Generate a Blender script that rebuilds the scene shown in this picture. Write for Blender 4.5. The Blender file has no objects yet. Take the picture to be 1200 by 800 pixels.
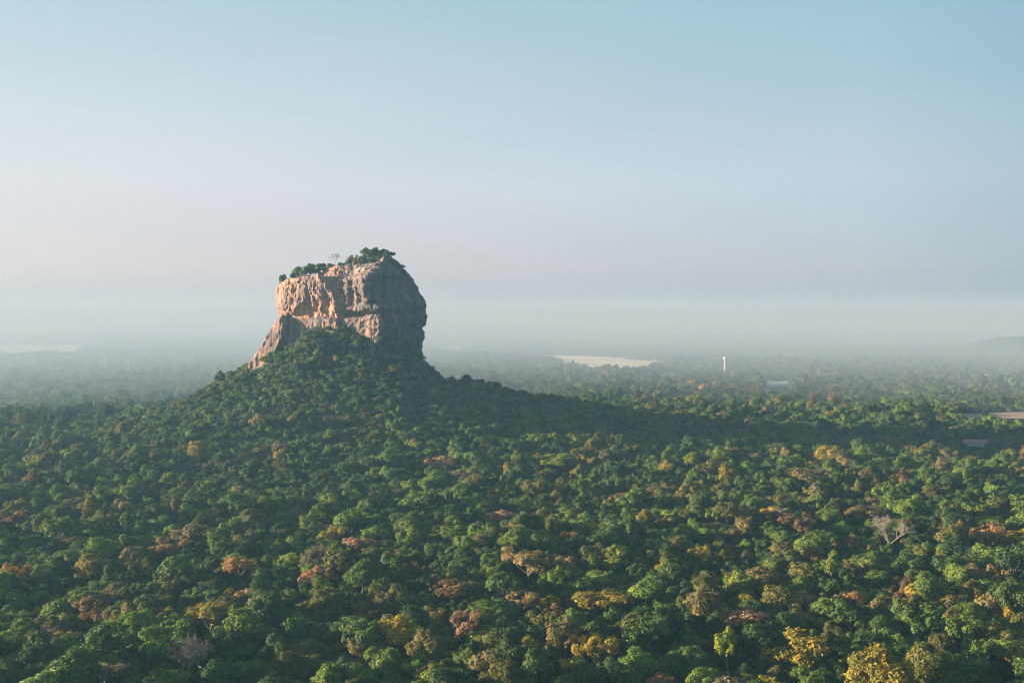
import bpy, math, random
import numpy as np
from mathutils import Vector, Matrix

SC = bpy.context.scene
COL = SC.collection
R = math.radians

# ------------------------------------------------------------------ camera
H = 130.0                       # eye height above the plain
FPX = 1214.0                    # focal length in photograph pixels (1200 wide)
EYE_ROW = 364.0                 # photograph row of eye level
PITCH = math.atan((400 - EYE_ROW) / FPX)
cam = bpy.data.cameras.new("camera")
cam.sensor_width = 36.0
cam.lens = 36.0 * FPX / 1200.0
cam.clip_start = 1.0
cam.clip_end = 60000.0
cam_ob = bpy.data.objects.new("camera", cam)
COL.objects.link(cam_ob)
cam_ob.location = (0, 0, H)
cam_ob.rotation_euler = (R(90) - PITCH, 0, 0)
SC.camera = cam_ob

# ------------------------------------------------------------------ light
SUN_EL, SUN_BACK = R(11), R(-3)     # height of the sun; how far behind the viewer it stands (square to the left)
S = Vector((-math.cos(SUN_EL) * math.cos(SUN_BACK), -math.cos(SUN_EL) * math.sin(SUN_BACK), math.sin(SUN_EL)))
SKY_VEIL = 0.9
SKY_HEIGHT = [(0.0, (0.188, 0.25, 0.315)), (0.04, (0.26, 0.302, 0.352)), (0.118, (0.285, 0.348, 0.40)), (0.287, (0.185, 0.305, 0.36)), (1.0, (0.08, 0.17, 0.26))]
SKY_SIDE = [(0.0, (0.40, 0.62, 0.68)), (0.175, (0.40, 0.62, 0.70)), (0.37, (1, 1, 1)), (0.63, (1.3, 1.13, 1.06)), (1.0, (1.7, 1.4, 1.2))]
world = bpy.data.worlds.new("World")
SC.world = world
world.use_nodes = True
wn = world.node_tree
wn.nodes.clear()
sky = wn.nodes.new("ShaderNodeTexSky")
sky.sky_type = 'NISHITA'
sky.sun_disc = False
sky.sun_elevation = SUN_EL
sky.sun_rotation = math.atan2(S.x, S.y)
sky.altitude = 100.0
sky.air_density = 1.0
sky.dust_density = 1.0
sky.ozone_density = 1.0
bg = wn.nodes.new("ShaderNodeBackground")
bg.inputs["Strength"].default_value = 0.05
wo = wn.nodes.new("ShaderNodeOutputWorld")


def world_ramp(fac, stops):
    r = wn.nodes.new("ShaderNodeValToRGB")
    while len(r.color_ramp.elements) < len(stops):
        r.color_ramp.elements.new(0.5)
    for e, (p, c) in zip(r.color_ramp.elements, stops):
        e.position, e.color = p, (*c, 1)
    wn.links.new(fac, r.inputs[0])
    return r.outputs[0]


def world_mix(a, b, fac, mode):
    m = wn.nodes.new("ShaderNodeMix")
    m.data_type, m.blend_type = 'RGBA', mode
    m.inputs[0].default_value = fac
    wn.links.new(a, m.inputs[6])
    wn.links.new(b, m.inputs[7])
    return m.outputs[2]


# a thin veil of high morning haze over the clear sky: by height above the horizon, brighter towards the sun
wtc = wn.nodes.new("ShaderNodeTexCoord")
wsep = wn.nodes.new("ShaderNodeSeparateXYZ")
wn.links.new(wtc.outputs["Generated"], wsep.inputs[0])
wdot = wn.nodes.new("ShaderNodeVectorMath")
wdot.operation = 'DOT_PRODUCT'
wn.links.new(wtc.outputs["Generated"], wdot.inputs[0])
wdot.inputs[1].default_value = Vector((S.x, S.y, 0)).normalized()
wmap = wn.nodes.new("ShaderNodeMapRange")
wmap.inputs["From Min"].default_value = -1.0
wmap.inputs["From Max"].default_value = 1.0
wn.links.new(wdot.outputs["Value"], wmap.inputs["Value"])
veil = world_ramp(wsep.outputs["Z"], SKY_HEIGHT)
side = world_ramp(wmap.outputs[0], SKY_SIDE)
veil = world_mix(veil, side, 1.0, 'MULTIPLY')
wstretch = wn.nodes.new("ShaderNodeMapping")
wstretch.inputs["Scale"].default_value = (2.2, 2.2, 8.0)
wn.links.new(wtc.outputs["Generated"], wstretch.inputs["Vector"])
wnoise = wn.nodes.new("ShaderNodeTexNoise")
wnoise.inputs["Scale"].default_value = 1.6
wnoise.inputs["Detail"].default_value = 5.0
wn.links.new(wstretch.outputs[0], wnoise.inputs["Vector"])
veil = world_mix(veil, world_ramp(wnoise.outputs["Fac"], [(0.25, (0.955, 0.97, 0.98)), (0.75, (1.035, 1.025, 1.02))]), 1.0, 'MULTIPLY')
gain = wn.nodes.new("ShaderNodeVectorMath")
gain.operation = 'SCALE'
gain.inputs["Scale"].default_value = 9.4
wn.links.new(veil, gain.inputs[0])
wn.links.new(world_mix(sky.outputs[0], gain.outputs[0], SKY_VEIL, 'MIX'), bg.inputs["Color"])
wn.links.new(bg.outputs[0], wo.inputs["Surface"])

sun = bpy.data.lights.new("sun", 'SUN')
sun.energy = 5.0
sun.angle = R(0.6)
sun.color = (1.0, 0.89, 0.75)
sun_ob = bpy.data.objects.new("sun", sun)
COL.objects.link(sun_ob)
sun_ob.rotation_euler = S.to_track_quat('Z', 'Y').to_euler()

SC.view_settings.view_transform = 'Standard'
SC.view_settings.look = 'None'
SC.view_settings.gamma = 1.0
SC.view_settings.use_curve_mapping = False
SC.view_settings.exposure = 2.0
SC.cycles.max_bounces = 6
SC.cycles.diffuse_bounces = 3
SC.cycles.transmission_bounces = 3
SC.cycles.volume_bounces = 1
SC.cycles.use_denoising = True
SC.cycles.filter_width = 1.0
SC.render.use_persistent_data = False

HAZE_DENSITY = 0.00028
HAZE_COLOR = (0.100, 0.190, 0.250)      # bluish air: blue thickens sooner than red
HAZE_ABSORB = (0.663, 0.404, 0.325)
HAZE_ANISO = 0.15
MIST_ANISO = 0.0
MIST_DENSITY = 0.0007
MIST_COLOR = (0.385, 0.475, 0.535)
THIN_MIST_DENSITY = 0.00022
THIN_MIST_COLOR = (0.325, 0.405, 0.465)


# ------------------------------------------------------------------ noise
def _hash(ix, iy, iz, seed):
    n = (ix.astype(np.int64) * 374761393 + iy.astype(np.int64) * 668265263 + iz.astype(np.int64) * 2147483647 + seed * 974634721) & 0xFFFFFFFF
    n = ((n ^ (n >> 13)) * 1274126177) & 0xFFFFFFFF
    n = ((n ^ (n >> 15)) * 2246822519) & 0xFFFFFFFF
    n = n ^ (n >> 16)
    return (n & 0xFFFFFF) / float(0xFFFFFF)


def noise3(x, y, z, seed=0):
    x, y, z = np.broadcast_arrays(np.asarray(x, float), np.asarray(y, float), np.asarray(z, float))
    fx, fy, fz = np.floor(x), np.floor(y), np.floor(z)
    ux, uy, uz = x - fx, y - fy, z - fz
    ux, uy, uz = [u * u * (3 - 2 * u) for u in (ux, uy, uz)]
    out = 0
    for a in (0, 1):
        for b in (0, 1):
            for c in (0, 1):
                w = (ux if a else 1 - ux) * (uy if b else 1 - uy) * (uz if c else 1 - uz)
                out = out + w * _hash(fx + a, fy + b, fz + c, seed)
    return out * 2 - 1


def fbm(x, y, z=0.0, seed=0, octaves=4, gain=0.5):
    out, amp, f = 0, 1.0, 1.0
    for i in range(octaves):
        out = out + amp * noise3(x * f, y * f, np.asarray(z) * f, seed + i * 17)
        amp *= gain
        f *= 2.03
    return out


def smooth(a, b, x):
    t = np.clip((x - a) / (b - a), 0, 1)
    return t * t * (3 - 2 * t)


# ------------------------------------------------------------------ terrain shape
ROCK_X, ROCK_Y = -156.0, 1003.0
FAR_HILLS = [(1500, 3050, 42, 130, 200), (2100, 3600, 24, 250, 260), (60, 6500, 26, 420, 400),
             (520, 4600, 16, 240, 140), (-400, 3100, 10, 120, 100), (-60, 2650, 9, 110, 90)]


def ground(x, y):
    x = np.asarray(x, float)
    y = np.asarray(y, float)
    dx, dy = x - ROCK_X, y - ROCK_Y
    r = np.hypot(dx, dy)
    ang = np.arctan2(dy, dx)
    rr = r * (1 + 0.06 * np.sin(3 * ang + 0.6) + 0.04 * np.sin(5 * ang + 2.0))
    cone = 114.0 * np.exp(-np.clip(rr - 46, 0, None) / 95.0)
    # the right foot of the cliff lies lower, the front apron climbs against the cliff
    cone = cone - 13.0 * np.exp(-(((dx - 84) / 24.0) ** 2 + ((dy - 10) / 60.0) ** 2))
    cone = cone + 9.0 * np.exp(-(((dx + 24) / 32.0) ** 2 + ((dy + 50) / 24.0) ** 2)) + 15.0 * np.exp(-(((dx - 34) / 30.0) ** 2 + ((dy + 62) / 26.0) ** 2))
    # spur running down to the right, behind the front slope
    t = np.clip(dx / 420.0, 0, 1)
    spur = 15.0 * smooth(80, 150, dx) * (1 - smooth(220, 480, dx)) * np.exp(-((dy - 18 - 40 * t) / 60.0) ** 2)
    rough = smooth(6, 40, cone) * 5.0 * fbm(x / 55.0, y / 55.0, 0, 3, 3)
    h = cone + spur + rough
    h = h + 4.0 * fbm(x / 240.0, y / 240.0, 0, 9, 2) + 2.0 * noise3(x / 70.0, y / 70.0, 0, 12) * (1 - smooth(1800, 2600, y))
    for hx, hy, hh, sx, sy in FAR_HILLS:
        h = h + hh * np.exp(-((x - hx) / sx) ** 2 - ((y - hy) / sy) ** 2)
    return h


def ray(px, py):
    """Direction of the photograph's pixel, scaled to one metre of depth along +Y."""
    u, v = (px - 600) / FPX, (400 - py) / FPX
    c, s = math.cos(PITCH), math.sin(PITCH)
    d = Vector((u, c + v * s, v * c - s))
    return d / d.y


def at(px, py, y):
    d = ray(px, py)
    return Vector((d.x * y, y, H + d.z * y))


def on_ground(px, py, lift=0.0):
    """Where the ray through a pixel first comes within LIFT of the ground."""
    d = ray(px, py)
    ys = np.arange(250.0, 9000.0, 1.0)
    zs = H + d.z * ys - ground(d.x * ys, ys) - lift
    k = int(np.argmax(zs < 0))
    return float(d.x * ys[k]), float(ys[k])


def project(x, y, z):
    dz = z - H
    c, s = math.cos(PITCH), math.sin(PITCH)
    depth = y * c - dz * s
    v = (y * s + dz * c)
    return 600 + FPX * x / depth, 400 - FPX * v / depth, depth


# ------------------------------------------------------------------ helpers
def new_mesh(name, verts, faces, mat=None, smooth_shade=False):
    me = bpy.data.meshes.new(name)
    me.from_pydata([tuple(map(float, v)) for v in verts], [], [tuple(int(i) for i in f) for f in faces])
    me.update()
    for m in (mat if isinstance(mat, (list, tuple)) else [mat]):
        if m is not None:
            me.materials.append(m)
    if smooth_shade:
        me.polygons.foreach_set("use_smooth", np.ones(len(me.polygons), dtype=bool))
    return me


def quads_mesh(name, V, Q, mat=None, smooth_shade=False):
    V = np.asarray(V, dtype=np.float32)
    Q = np.asarray(Q, dtype=np.int32)
    me = bpy.data.meshes.new(name)
    me.vertices.add(len(V))
    me.vertices.foreach_set("co", V.ravel())
    me.loops.add(Q.size)
    me.loops.foreach_set("vertex_index", Q.ravel())
    me.polygons.add(len(Q))
    me.polygons.foreach_set("loop_start", np.arange(0, Q.size, Q.shape[1], dtype=np.int32))
    me.polygons.foreach_set("use_smooth", np.full(len(Q), smooth_shade, dtype=bool))
    me.update(calc_edges=True)
    me.validate()
    for m in (mat if isinstance(mat, (list, tuple)) else [mat]):
        if m is not None:
            me.materials.append(m)
    return me


def link(name, me, parent=None, **props):
    o = bpy.data.objects.new(name, me)
    COL.objects.link(o)
    if parent is not None:
        o.parent = parent
    for k, v in props.items():
        o[k] = v
    return o


def thing(name, label, category, loc=(0, 0, 0), group=None):
    o = bpy.data.objects.new(name, None)
    o.empty_display_size = 2.0
    COL.objects.link(o)
    o.location = loc
    o["label"] = label
    o["category"] = category
    if group:
        o["group"] = group
    return o


def grid_mesh(name, xs, ys, zfun, mat):
    X, Y = np.meshgrid(xs, ys)
    Z = zfun(X, Y)
    V = np.stack([X, Y, Z], -1).reshape(-1, 3)
    nx, ny = len(xs), len(ys)
    i = np.arange(ny - 1)[:, None] * nx + np.arange(nx - 1)[None, :]
    Q = np.stack([i, i + 1, i + nx + 1, i + nx], -1).reshape(-1, 4)
    return quads_mesh(name, V, Q, mat, True)


# ------------------------------------------------------------------ materials
def mat_new(name):
    m = bpy.data.materials.new(name)
    m.use_nodes = True
    nt = m.node_tree
    nt.nodes.clear()
    out = nt.nodes.new("ShaderNodeOutputMaterial")
    return m, nt, out


def N(nt, kind, **kw):
    n = nt.nodes.new(kind)
    for k, v in kw.items():
        setattr(n, k, v)
    return n


def ramp(nt, fac, stops):
    r = N(nt, "ShaderNodeValToRGB")
    while len(r.color_ramp.elements) < len(stops):
        r.color_ramp.elements.new(0.5)
    for e, (p, c) in zip(r.color_ramp.elements, stops):
        e.position = p
        e.color = c if len(c) == 4 else (*c, 1)
    nt.links.new(fac, r.inputs["Fac"])
    return r.outputs["Color"]


def mix(nt, a, b, fac, mode='MIX'):
    m = N(nt, "ShaderNodeMix", data_type='RGBA', blend_type=mode)
    for sock, v in ((m.inputs["Factor"], fac), (m.inputs["A"], a), (m.inputs["B"], b)):
        pass
    fs, A, B = m.inputs[0], m.inputs[6], m.inputs[7]
    for sock, v in ((fs, fac), (A, a), (B, b)):
        if isinstance(v, (int, float)):
            sock.default_value = v
        elif isinstance(v, tuple):
            sock.default_value = v if len(v) == 4 else (*v, 1)
        else:
            nt.links.new(v, sock)
    return m.outputs[2]


def noise_tex(nt, scale, coords, detail=4, rough=0.55):
    n = N(nt, "ShaderNodeTexNoise")
    n.inputs["Scale"].default_value = scale
    n.inputs["Detail"].default_value = detail
    n.inputs["Roughness"].default_value = rough
    nt.links.new(coords, n.inputs["Vector"])
    return n.outputs["Fac"]


def simple_mat(name, color, rough=0.8, var=0.25, scale=0.2):
    m, nt, out = mat_new(name)
    tc = N(nt, "ShaderNodeTexCoord")
    f = noise_tex(nt, scale, tc.outputs["Object"])
    lo = tuple(c * (1 - var) for c in color)
    hi = tuple(min(1, c * (1 + var)) for c in color)
    c = ramp(nt, f, [(0.3, lo), (0.7, hi)])
    p = N(nt, "ShaderNodeBsdfPrincipled")
    nt.links.new(c, p.inputs["Base Color"])
    p.inputs["Roughness"].default_value = rough
    nt.links.new(p.outputs[0], out.inputs["Surface"])
    return m


def leaf_mat(name):
    """Foliage: the colour of each tree comes from its own 'tint'; each leaf face varies a little."""
    m, nt, out = mat_new(name)
    a = N(nt, "ShaderNodeAttribute", attribute_type='INSTANCER', attribute_name="tint")
    g = N(nt, "ShaderNodeNewGeometry")
    tc = N(nt, "ShaderNodeTexCoord")
    f = noise_tex(nt, 0.35, tc.outputs["Object"], 2)
    patch = ramp(nt, f, [(0.32, (0.62, 0.76, 0.80)), (0.5, (1.0, 1.0, 1.0)), (0.68, (1.45, 1.20, 0.90))])
    leafv = ramp(nt, g.outputs["Random Per Island"], [(0.0, (0.6, 0.66, 0.62)), (0.5, (1, 1, 1)), (0.9, (1.2, 1.25, 1.05)), (1.0, (1.7, 1.5, 1.1))])
    c = mix(nt, a.outputs["Color"], patch, 1.0, 'MULTIPLY')
    c = mix(nt, c, leafv, 1.0, 'MULTIPLY')
    d = N(nt, "ShaderNodeBsdfPrincipled")
    d.inputs["Roughness"].default_value = 0.6
    d.inputs["Specular IOR Level"].default_value = 0.18
    nt.links.new(c, d.inputs["Base Color"])
    t = N(nt, "ShaderNodeBsdfTranslucent")
    c2 = mix(nt, c, (1.2, 1.25, 0.5, 1), 1.0, 'MULTIPLY')
    nt.links.new(c2, t.inputs["Color"])
    ms = N(nt, "ShaderNodeMixShader")
    ms.inputs[0].default_value = 0.25
    nt.links.new(d.outputs[0], ms.inputs[1])
    nt.links.new(t.outputs[0], ms.inputs[2])
    nt.links.new(ms.outputs[0], out.inputs["Surface"])
    return m


LEAF = leaf_mat("foliage")
BARK = simple_mat("bark", (0.16, 0.13, 0.10), 0.9, 0.35, 0.8)
PALE_BARK = simple_mat("pale_bark", (0.24, 0.185, 0.155), 0.85, 0.25, 0.8)


def ground_mat():
    m, nt, out = mat_new("forest_floor")
    tc = N(nt, "ShaderNodeTexCoord")
    f1 = noise_tex(nt, 0.05, tc.outputs["Object"], 5)
    f2 = noise_tex(nt, 0.004, tc.outputs["Object"], 4)
    c1 = ramp(nt, f1, [(0.3, (0.012, 0.020, 0.008)), (0.55, (0.024, 0.034, 0.013)), (0.8, (0.045, 0.040, 0.022))])
    c2 = ramp(nt, f2, [(0.3, (0.75, 0.85, 0.8)), (0.7, (1.2, 1.15, 1.0))])
    c = mix(nt, c1, c2, 1.0, 'MULTIPLY')
    p = N(nt, "ShaderNodeBsdfPrincipled")
    p.inputs["Roughness"].default_value = 0.95
    p.inputs["Specular IOR Level"].default_value = 0.1
    nt.links.new(c, p.inputs["Base Color"])
    nt.links.new(p.outputs[0], out.inputs["Surface"])
    return m


def field_mat(name, a, b):
    m, nt, out = mat_new(name)
    tc = N(nt, "ShaderNodeTexCoord")
    f = noise_tex(nt, 0.02, tc.outputs["Object"], 6, 0.65)
    g = noise_tex(nt, 0.3, tc.outputs["Object"], 3)
    c = ramp(nt, f, [(0.35, a), (0.6, b)])
    c = mix(nt, c, ramp(nt, g, [(0.3, (0.85, 0.85, 0.85)), (0.7, (1.1, 1.1, 1.1))]), 1.0, 'MULTIPLY')
    p = N(nt, "ShaderNodeBsdfPrincipled")
    p.inputs["Roughness"].default_value = 0.95
    p.inputs["Specular IOR Level"].default_value = 0.1
    nt.links.new(c, p.inputs["Base Color"])
    nt.links.new(p.outputs[0], out.inputs["Surface"])
    return m


# ------------------------------------------------------------------ ground sheet and clearings
def seg(*parts):
    out = []
    for a, b, n in parts:
        out += list(np.linspace(a, b, n, endpoint=False))
    return np.array(out + [parts[-1][1]])


xs = seg((-14000, -3000, 40), (-3000, -800, 60), (-800, 600, 150), (600, 3000, 66), (3000, 14000, 40))
ys = seg((-600, 250, 10), (250, 1500, 130), (1500, 4200, 75), (4200, 15000, 60))
link("ground", grid_mesh("ground", xs, ys, ground, ground_mat()), kind="structure")

SAND = field_mat("dry_sand", (0.60, 0.44, 0.26), (0.78, 0.60, 0.38))
STRAW = field_mat("dry_grass", (0.24, 0.25, 0.12), (0.40, 0.38, 0.22))
SOIL = field_mat("bare_soil", (0.22, 0.155, 0.11), (0.32, 0.24, 0.18))

# photo pixel rows and columns of each clearing: name, label, material, list of (px left, px right, py)
CLEARINGS = [
    ("sandy_clearing", "broad pale sandy clearing in the hazy forest beyond the rock", SAND,
     [(622, 655, 416.5), (624, 728, 419.5), (634, 768, 424), (664, 772, 428), (700, 764, 432), (735, 752, 435)]),
    ("field", "hazy pale field far behind the forest at the left edge of the view", STRAW,
     [(-60, 20, 402), (-60, 100, 406), (-60, 106, 410), (-60, 105, 414), (35, 90, 418)]),
    ("field", "short strip of pale bare ground beside the tallest tower", SOIL, [(786, 830, 443), (784, 842, 446), (800, 845, 449)]),
    ("field", "thin strip of straw grass left of the forested hill", STRAW, [(150, 185, 474), (146, 190, 477), (160, 186, 480)]),
    ("field", "small straw coloured clearing to the right of the long white house", STRAW, [(946, 972, 457), (944, 970, 460)]),
    ("field", "dusty pale clearing among trees near the right edge", SOIL, [(1122, 1200, 484), (1118, 1215, 489), (1140, 1200, 492)]),
    ("field", "hazy pale meadow just right of the rock's foot", SAND, [(512, 545, 408), (506, 548, 411), (520, 546, 414)]),
    ("field", "pinkish bare patch behind the dark right ridge of the hill", SOIL, [(596, 612, 455), (600, 616, 459), (606, 616, 462)]),
    ("field", "narrow straw strip in the forest below the sandy clearing", STRAW, [(722, 745, 463), (720, 752, 466)]),
]
clear_polys = []
for name, label, mat, rows in CLEARINGS:
    L, Rr = [], []
    for a, b, py in rows:
        y = on_ground((a + b) / 2, py)[1]
        L.append((ray(a, py).x * y, y))
        Rr.append((ray(b, py).x * y, y))
    L, Rr = np.array(L), np.array(Rr)
    t = np.linspace(0, len(rows) - 1, 14 * (len(rows) - 1) + 1)
    ii = np.arange(len(rows))
    lx, rx, yy = np.interp(t, ii, L[:, 0]), np.interp(t, ii, Rr[:, 0]), np.interp(t, ii, L[:, 1])
    jit = np.clip((rx - lx) * 0.08, 0, 14)
    lx = lx + jit * noise3(yy / 22.0, 3.1, 0, 5)
    rx = rx + jit * noise3(yy / 22.0, 9.7, 0, 6)
    s = np.linspace(0, 1, 30)
    X = lx[:, None] * (1 - s) + rx[:, None] * s
    Y = np.repeat(yy[:, None], 30, 1)
    Z = ground(X, Y) + 0.7
    V = np.stack([X, Y, Z], -1).reshape(-1, 3)
    i = np.arange(len(t) - 1)[:, None] * 30 + np.arange(29)[None, :]
    Q = np.stack([i, i + 30, i + 31, i + 1], -1).reshape(-1, 4)
    link(name, quads_mesh(name, V, Q, mat, True), kind="structure", label=label)
    clear_polys.append((yy[::-1] if yy[0] > yy[-1] else yy, lx[::-1] if yy[0] > yy[-1] else lx, rx[::-1] if yy[0] > yy[-1] else rx))


def in_clearing(x, y, front=75.0):
    """True on a clearing and, for FRONT metres, on the viewer's side of it."""
    out = np.zeros(x.shape, bool)
    for yy, lx, rx in clear_polys:
        for off in (0.0, front * 0.33, front * 0.66, front):
            yo = y + off
            xo = x * yo / y
            ok = (yo >= yy[0]) & (yo <= yy[-1])
            out |= ok & (xo > np.interp(yo, yy, lx)) & (xo < np.interp(yo, yy, rx))
    return out


# ------------------------------------------------------------------ the rock
PX = 0.824                      # metres per photograph pixel at the rock


def px_x(px):
    return (px - 600) * PX


def py_z(py):
    return H - (py - EYE_ROW) * PX


LEFT = [(352, 455), (342, 430), (336, 400), (332, 380), (327, 368), (323.8, 362), (322.5, 350), (323.5, 338), (326, 332.5), (331, 328.4), (345, 326.6), (368, 325.4), (374, 322), (377, 318),
        (384, 313), (398, 310.2), (412, 308), (433, 305), (452, 302.6)]
RIGHT = [(492, 455), (491.5, 415), (491.5, 393), (493, 387), (496.4, 380), (498.6, 371), (498.4, 360), (497, 353), (492, 347), (488, 342), (486.6, 334), (482, 325), (477, 317), (470, 309),
         (464, 305), (456, 302.6)]
PLAN = [(322, 1014), (326, 996), (341, 976), (368, 965), (400, 957), (430, 942), (451, 932), (462, 938), (474, 962), (488, 988), (498, 1014), (492, 1040), (470, 1058), (420, 1066), (365, 1056), (330, 1034)]


def rock_mesh():
    pl = np.array(PLAN, float)
    pl[:, 0] = (pl[:, 0] - 410.0) / 88.0
    pl[:, 1] = pl[:, 1] - 1005.0
    n = len(pl)
    tt = np.linspace(0, n, 200, endpoint=False)
    out = []
    for t in tt:                                         # closed Catmull-Rom
        k = int(t)
        f = t - k
        p0, p1, p2, p3 = pl[(k - 1) % n], pl[k % n], pl[(k + 1) % n], pl[(k + 2) % n]
        out.append(0.5 * (2 * p1 + (p2 - p0) * f + (2 * p0 - 5 * p1 + 4 * p2 - p3) * f * f + (3 * p1 - p0 - 3 * p2 + p3) * f ** 3))
    pl = np.array(out)
    zl = np.array([py_z(p[1]) for p in LEFT]); xl = np.array([px_x(p[0]) for p in LEFT])
    zr = np.array([py_z(p[1]) for p in RIGHT]); xr = np.array([px_x(p[0]) for p in RIGHT])
    levels = np.unique(np.concatenate([np.linspace(zl[0], 158, 100), np.linspace(158, min(zl[-1], zr[-1]) - 0.02, 90)]))
    V = []
    for z in levels:
        a, b = np.interp(z, zl, xl), np.interp(z, zr, xr)
        ys_ = 1.0 - 0.45 * smooth(158, 181, z) ** 1.5
        cx, hw = (a + b) / 2, (b - a) / 2
        for p in pl:
            V.append((cx + hw * np.clip(p[0], -1, 1), 1005.0 + p[1] * ys_, z))
    m, L = len(pl), len(levels)
    Q = [(k * m + j, k * m + (j + 1) % m, (k + 1) * m + (j + 1) % m, (k + 1) * m + j) for k in range(L - 1) for j in range(m)]
    V = [tuple(v) for v in V]
    F = list(Q) + [tuple(range(m))[::-1], tuple((L - 1) * m + j for j in range(m))]
    me = new_mesh("rock_form", V, F)
    tmp = bpy.data.objects.new("rock_form", me)
    COL.objects.link(tmp)
    mod = tmp.modifiers.new("remesh", 'REMESH')
    mod.mode = 'VOXEL'
    mod.voxel_size = 0.75
    dg = bpy.context.evaluated_depsgraph_get()
    ev = tmp.evaluated_get(dg)
    res = bpy.data.meshes.new_from_object(ev)
    COL.objects.unlink(tmp)
    bpy.data.objects.remove(tmp)
    bpy.data.meshes.remove(me)
    return res


def sculpt(res):
    n = len(res.vertices)
    co = np.zeros(n * 3); res.vertices.foreach_get("co", co); co = co.reshape(-1, 3)
    no = np.zeros(n * 3); res.vertices.foreach_get("normal", no); no = no.reshape(-1, 3)
    x, y, z = co.T
    px, py = x / PX + 600, EYE_ROW - (z - H) / PX
    front = smooth(0.15, 0.7, -no[:, 1])
    d = np.zeros(n)                                       # outward along the normal
    # edge of the round left-hand lobe, running down from the saddle to the ledge
    edge = np.interp(py, [318, 324, 330, 336, 344, 352, 362, 372, 385], [372, 379, 391, 399, 405, 408, 409, 410, 412])
    inside = edge - px
    lobe = smooth(-2.5, 2.5, inside) * (1 - smooth(368, 374, py))
    d += front * (5.5 * lobe * np.exp(-np.clip(inside, 0, None) / 26.0))
    # pale ramp along that edge
    d += front * 1.6 * np.exp(-((inside - 4) / 4.0) ** 2) * (1 - smooth(360, 368, py))
    # overhung hollow under the lobe
    cav_top = np.interp(px, [342, 352, 362, 376, 392, 402, 410], [371, 364, 354, 349, 350, 356, 370])
    cav_top = cav_top + 2.6 * fbm(x / 7, y / 7, z / 30, 36, 2)
    cav = smooth(0, 7, py - cav_top) * (1 - smooth(369, 376, py)) * smooth(342, 352, px) * (1 - smooth(402, 411, px))
    d -= front * 4.8 * cav * (0.75 + 0.5 * fbm(x / 9, y / 9, z / 14, 37, 2))
    # small caves
    for cx, cy, sx, sy, dep in ((371, 352, 3.0, 7, 4.0), (378.5, 355, 2.4, 7, 3.6), (347, 372, 3, 6, 2.5), (434, 350, 4, 8, 3.0), (457, 330, 5, 11, 2.5), (466, 352, 4, 9, 2.0)):
        d -= front * dep * np.exp(-((px - cx) / sx) ** 2 - ((py - cy) / sy) ** 2)
    # long ledge with a dark undercut to the right, wall below swelling out again
    led = np.interp(px, [405, 430, 460, 488], [367, 366, 364.5, 363])
    w = smooth(404, 412, px) * (1 - smooth(488, 497, px))
    d -= w * smooth(0.1, 0.5, -no[:, 1]) * 4.2 * np.exp(-((py - led - 3.0) / 3.2) ** 2)
    d += w * smooth(0.1, 0.5, -no[:, 1]) * 2.2 * np.exp(-((py - led + 3.2) / 3.0) ** 2)
    d += w * smooth(0.1, 0.5, -no[:, 1]) * 2.0 * smooth(4, 14, py - led)
    # upper right block: dome edge, gully and buttress
    d += front * 3.0 * np.exp(-((px - 441 - 0.1 * (py - 330)) / 9.0) ** 2) * smooth(306, 318, py) * (1 - smooth(352, 364, py))
    d -= front * 3.2 * np.exp(-((px - 421) / 3.5) ** 2) * smooth(310, 325, py) * (1 - smooth(350, 364, py))
    d -= front * 3.0 * np.exp(-((px - 461) / 3.0) ** 2) * smooth(318, 330, py) * (1 - smooth(350, 364, py))
    # noise: broad swells, vertical grooves, bedding, grain
    up = np.clip(no[:, 2], 0, 1)
    side = 1 - up
    d += 3.0 * fbm(x / 26, y / 26, z / 30, 31, 3)
    grooves = fbm(x / 4.2, y / 4.2, z / 38, 41, 3)
    gm_ = smooth(-0.35, 0.5, fbm(x / 22, y / 22, z / 26, 43, 2))
    d += side * (-1.6 * np.abs(grooves) + 0.4) * (0.15 + 0.85 * gm_)
    faces = fbm(x / 11, y / 11, z / 15, 45, 3)
    d += side * 2.2 * (np.abs(faces) - 0.3)
    bed = fbm(x / 40, y / 40, z / 3.6, 51, 3)
    d += side * 0.75 * bed
    crack = np.abs(fbm(x / 13, y / 13, z / 17, 61, 3))
    d -= 1.9 * np.exp(-(crack / 0.05) ** 2)
    crack2 = np.abs(fbm(x / 7, y / 7, z / 26, 63, 2))
    d -= side * 1.0 * np.exp(-(crack2 / 0.05) ** 2)
    d += 0.8 * fbm(x / 2.6, y / 2.6, z / 2.6, 71, 3)
    co = co + no * d[:, None]
    res.vertices.foreach_set("co", co.ravel())
    res.update()
    # stone colouring: ochre in the hollow, dark water stains with painted-in shade, pale lime
    ochre = np.clip(cav * 1.1 + 0.55 * np.exp(-((px - 352) / 16) ** 2 - ((py - 365) / 10) ** 2) + 0.35 * np.exp(-((px - 395) / 14) ** 2 - ((py - 319) / 7) ** 2)
                    + 0.4 * np.exp(-((px - 452) / 5) ** 2 - ((py - 314) / 9) ** 2) + 0.3 * np.exp(-((px - 480) / 10) ** 2 - ((py - 394) / 8) ** 2), 0, 1)
    dark = np.clip(smooth(405, 420, px) * (0.38 + 0.42 * smooth(446, 464, px)) + 0.35 * np.exp(-((px - 375) / 8) ** 2 - ((py - 347) / 7) ** 2) + 0.25 * np.exp(-((py - led - 3) / 4) ** 2) * w, 0, 1)  # water stains, with shade of the right faces and recesses painted in
    for nm, arr in (("ochre", ochre), ("stain_shade", dark)):
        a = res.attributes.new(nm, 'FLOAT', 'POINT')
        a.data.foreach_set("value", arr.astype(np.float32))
    res.polygons.foreach_set("use_smooth", np.ones(len(res.polygons), dtype=bool))
    return res


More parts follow.
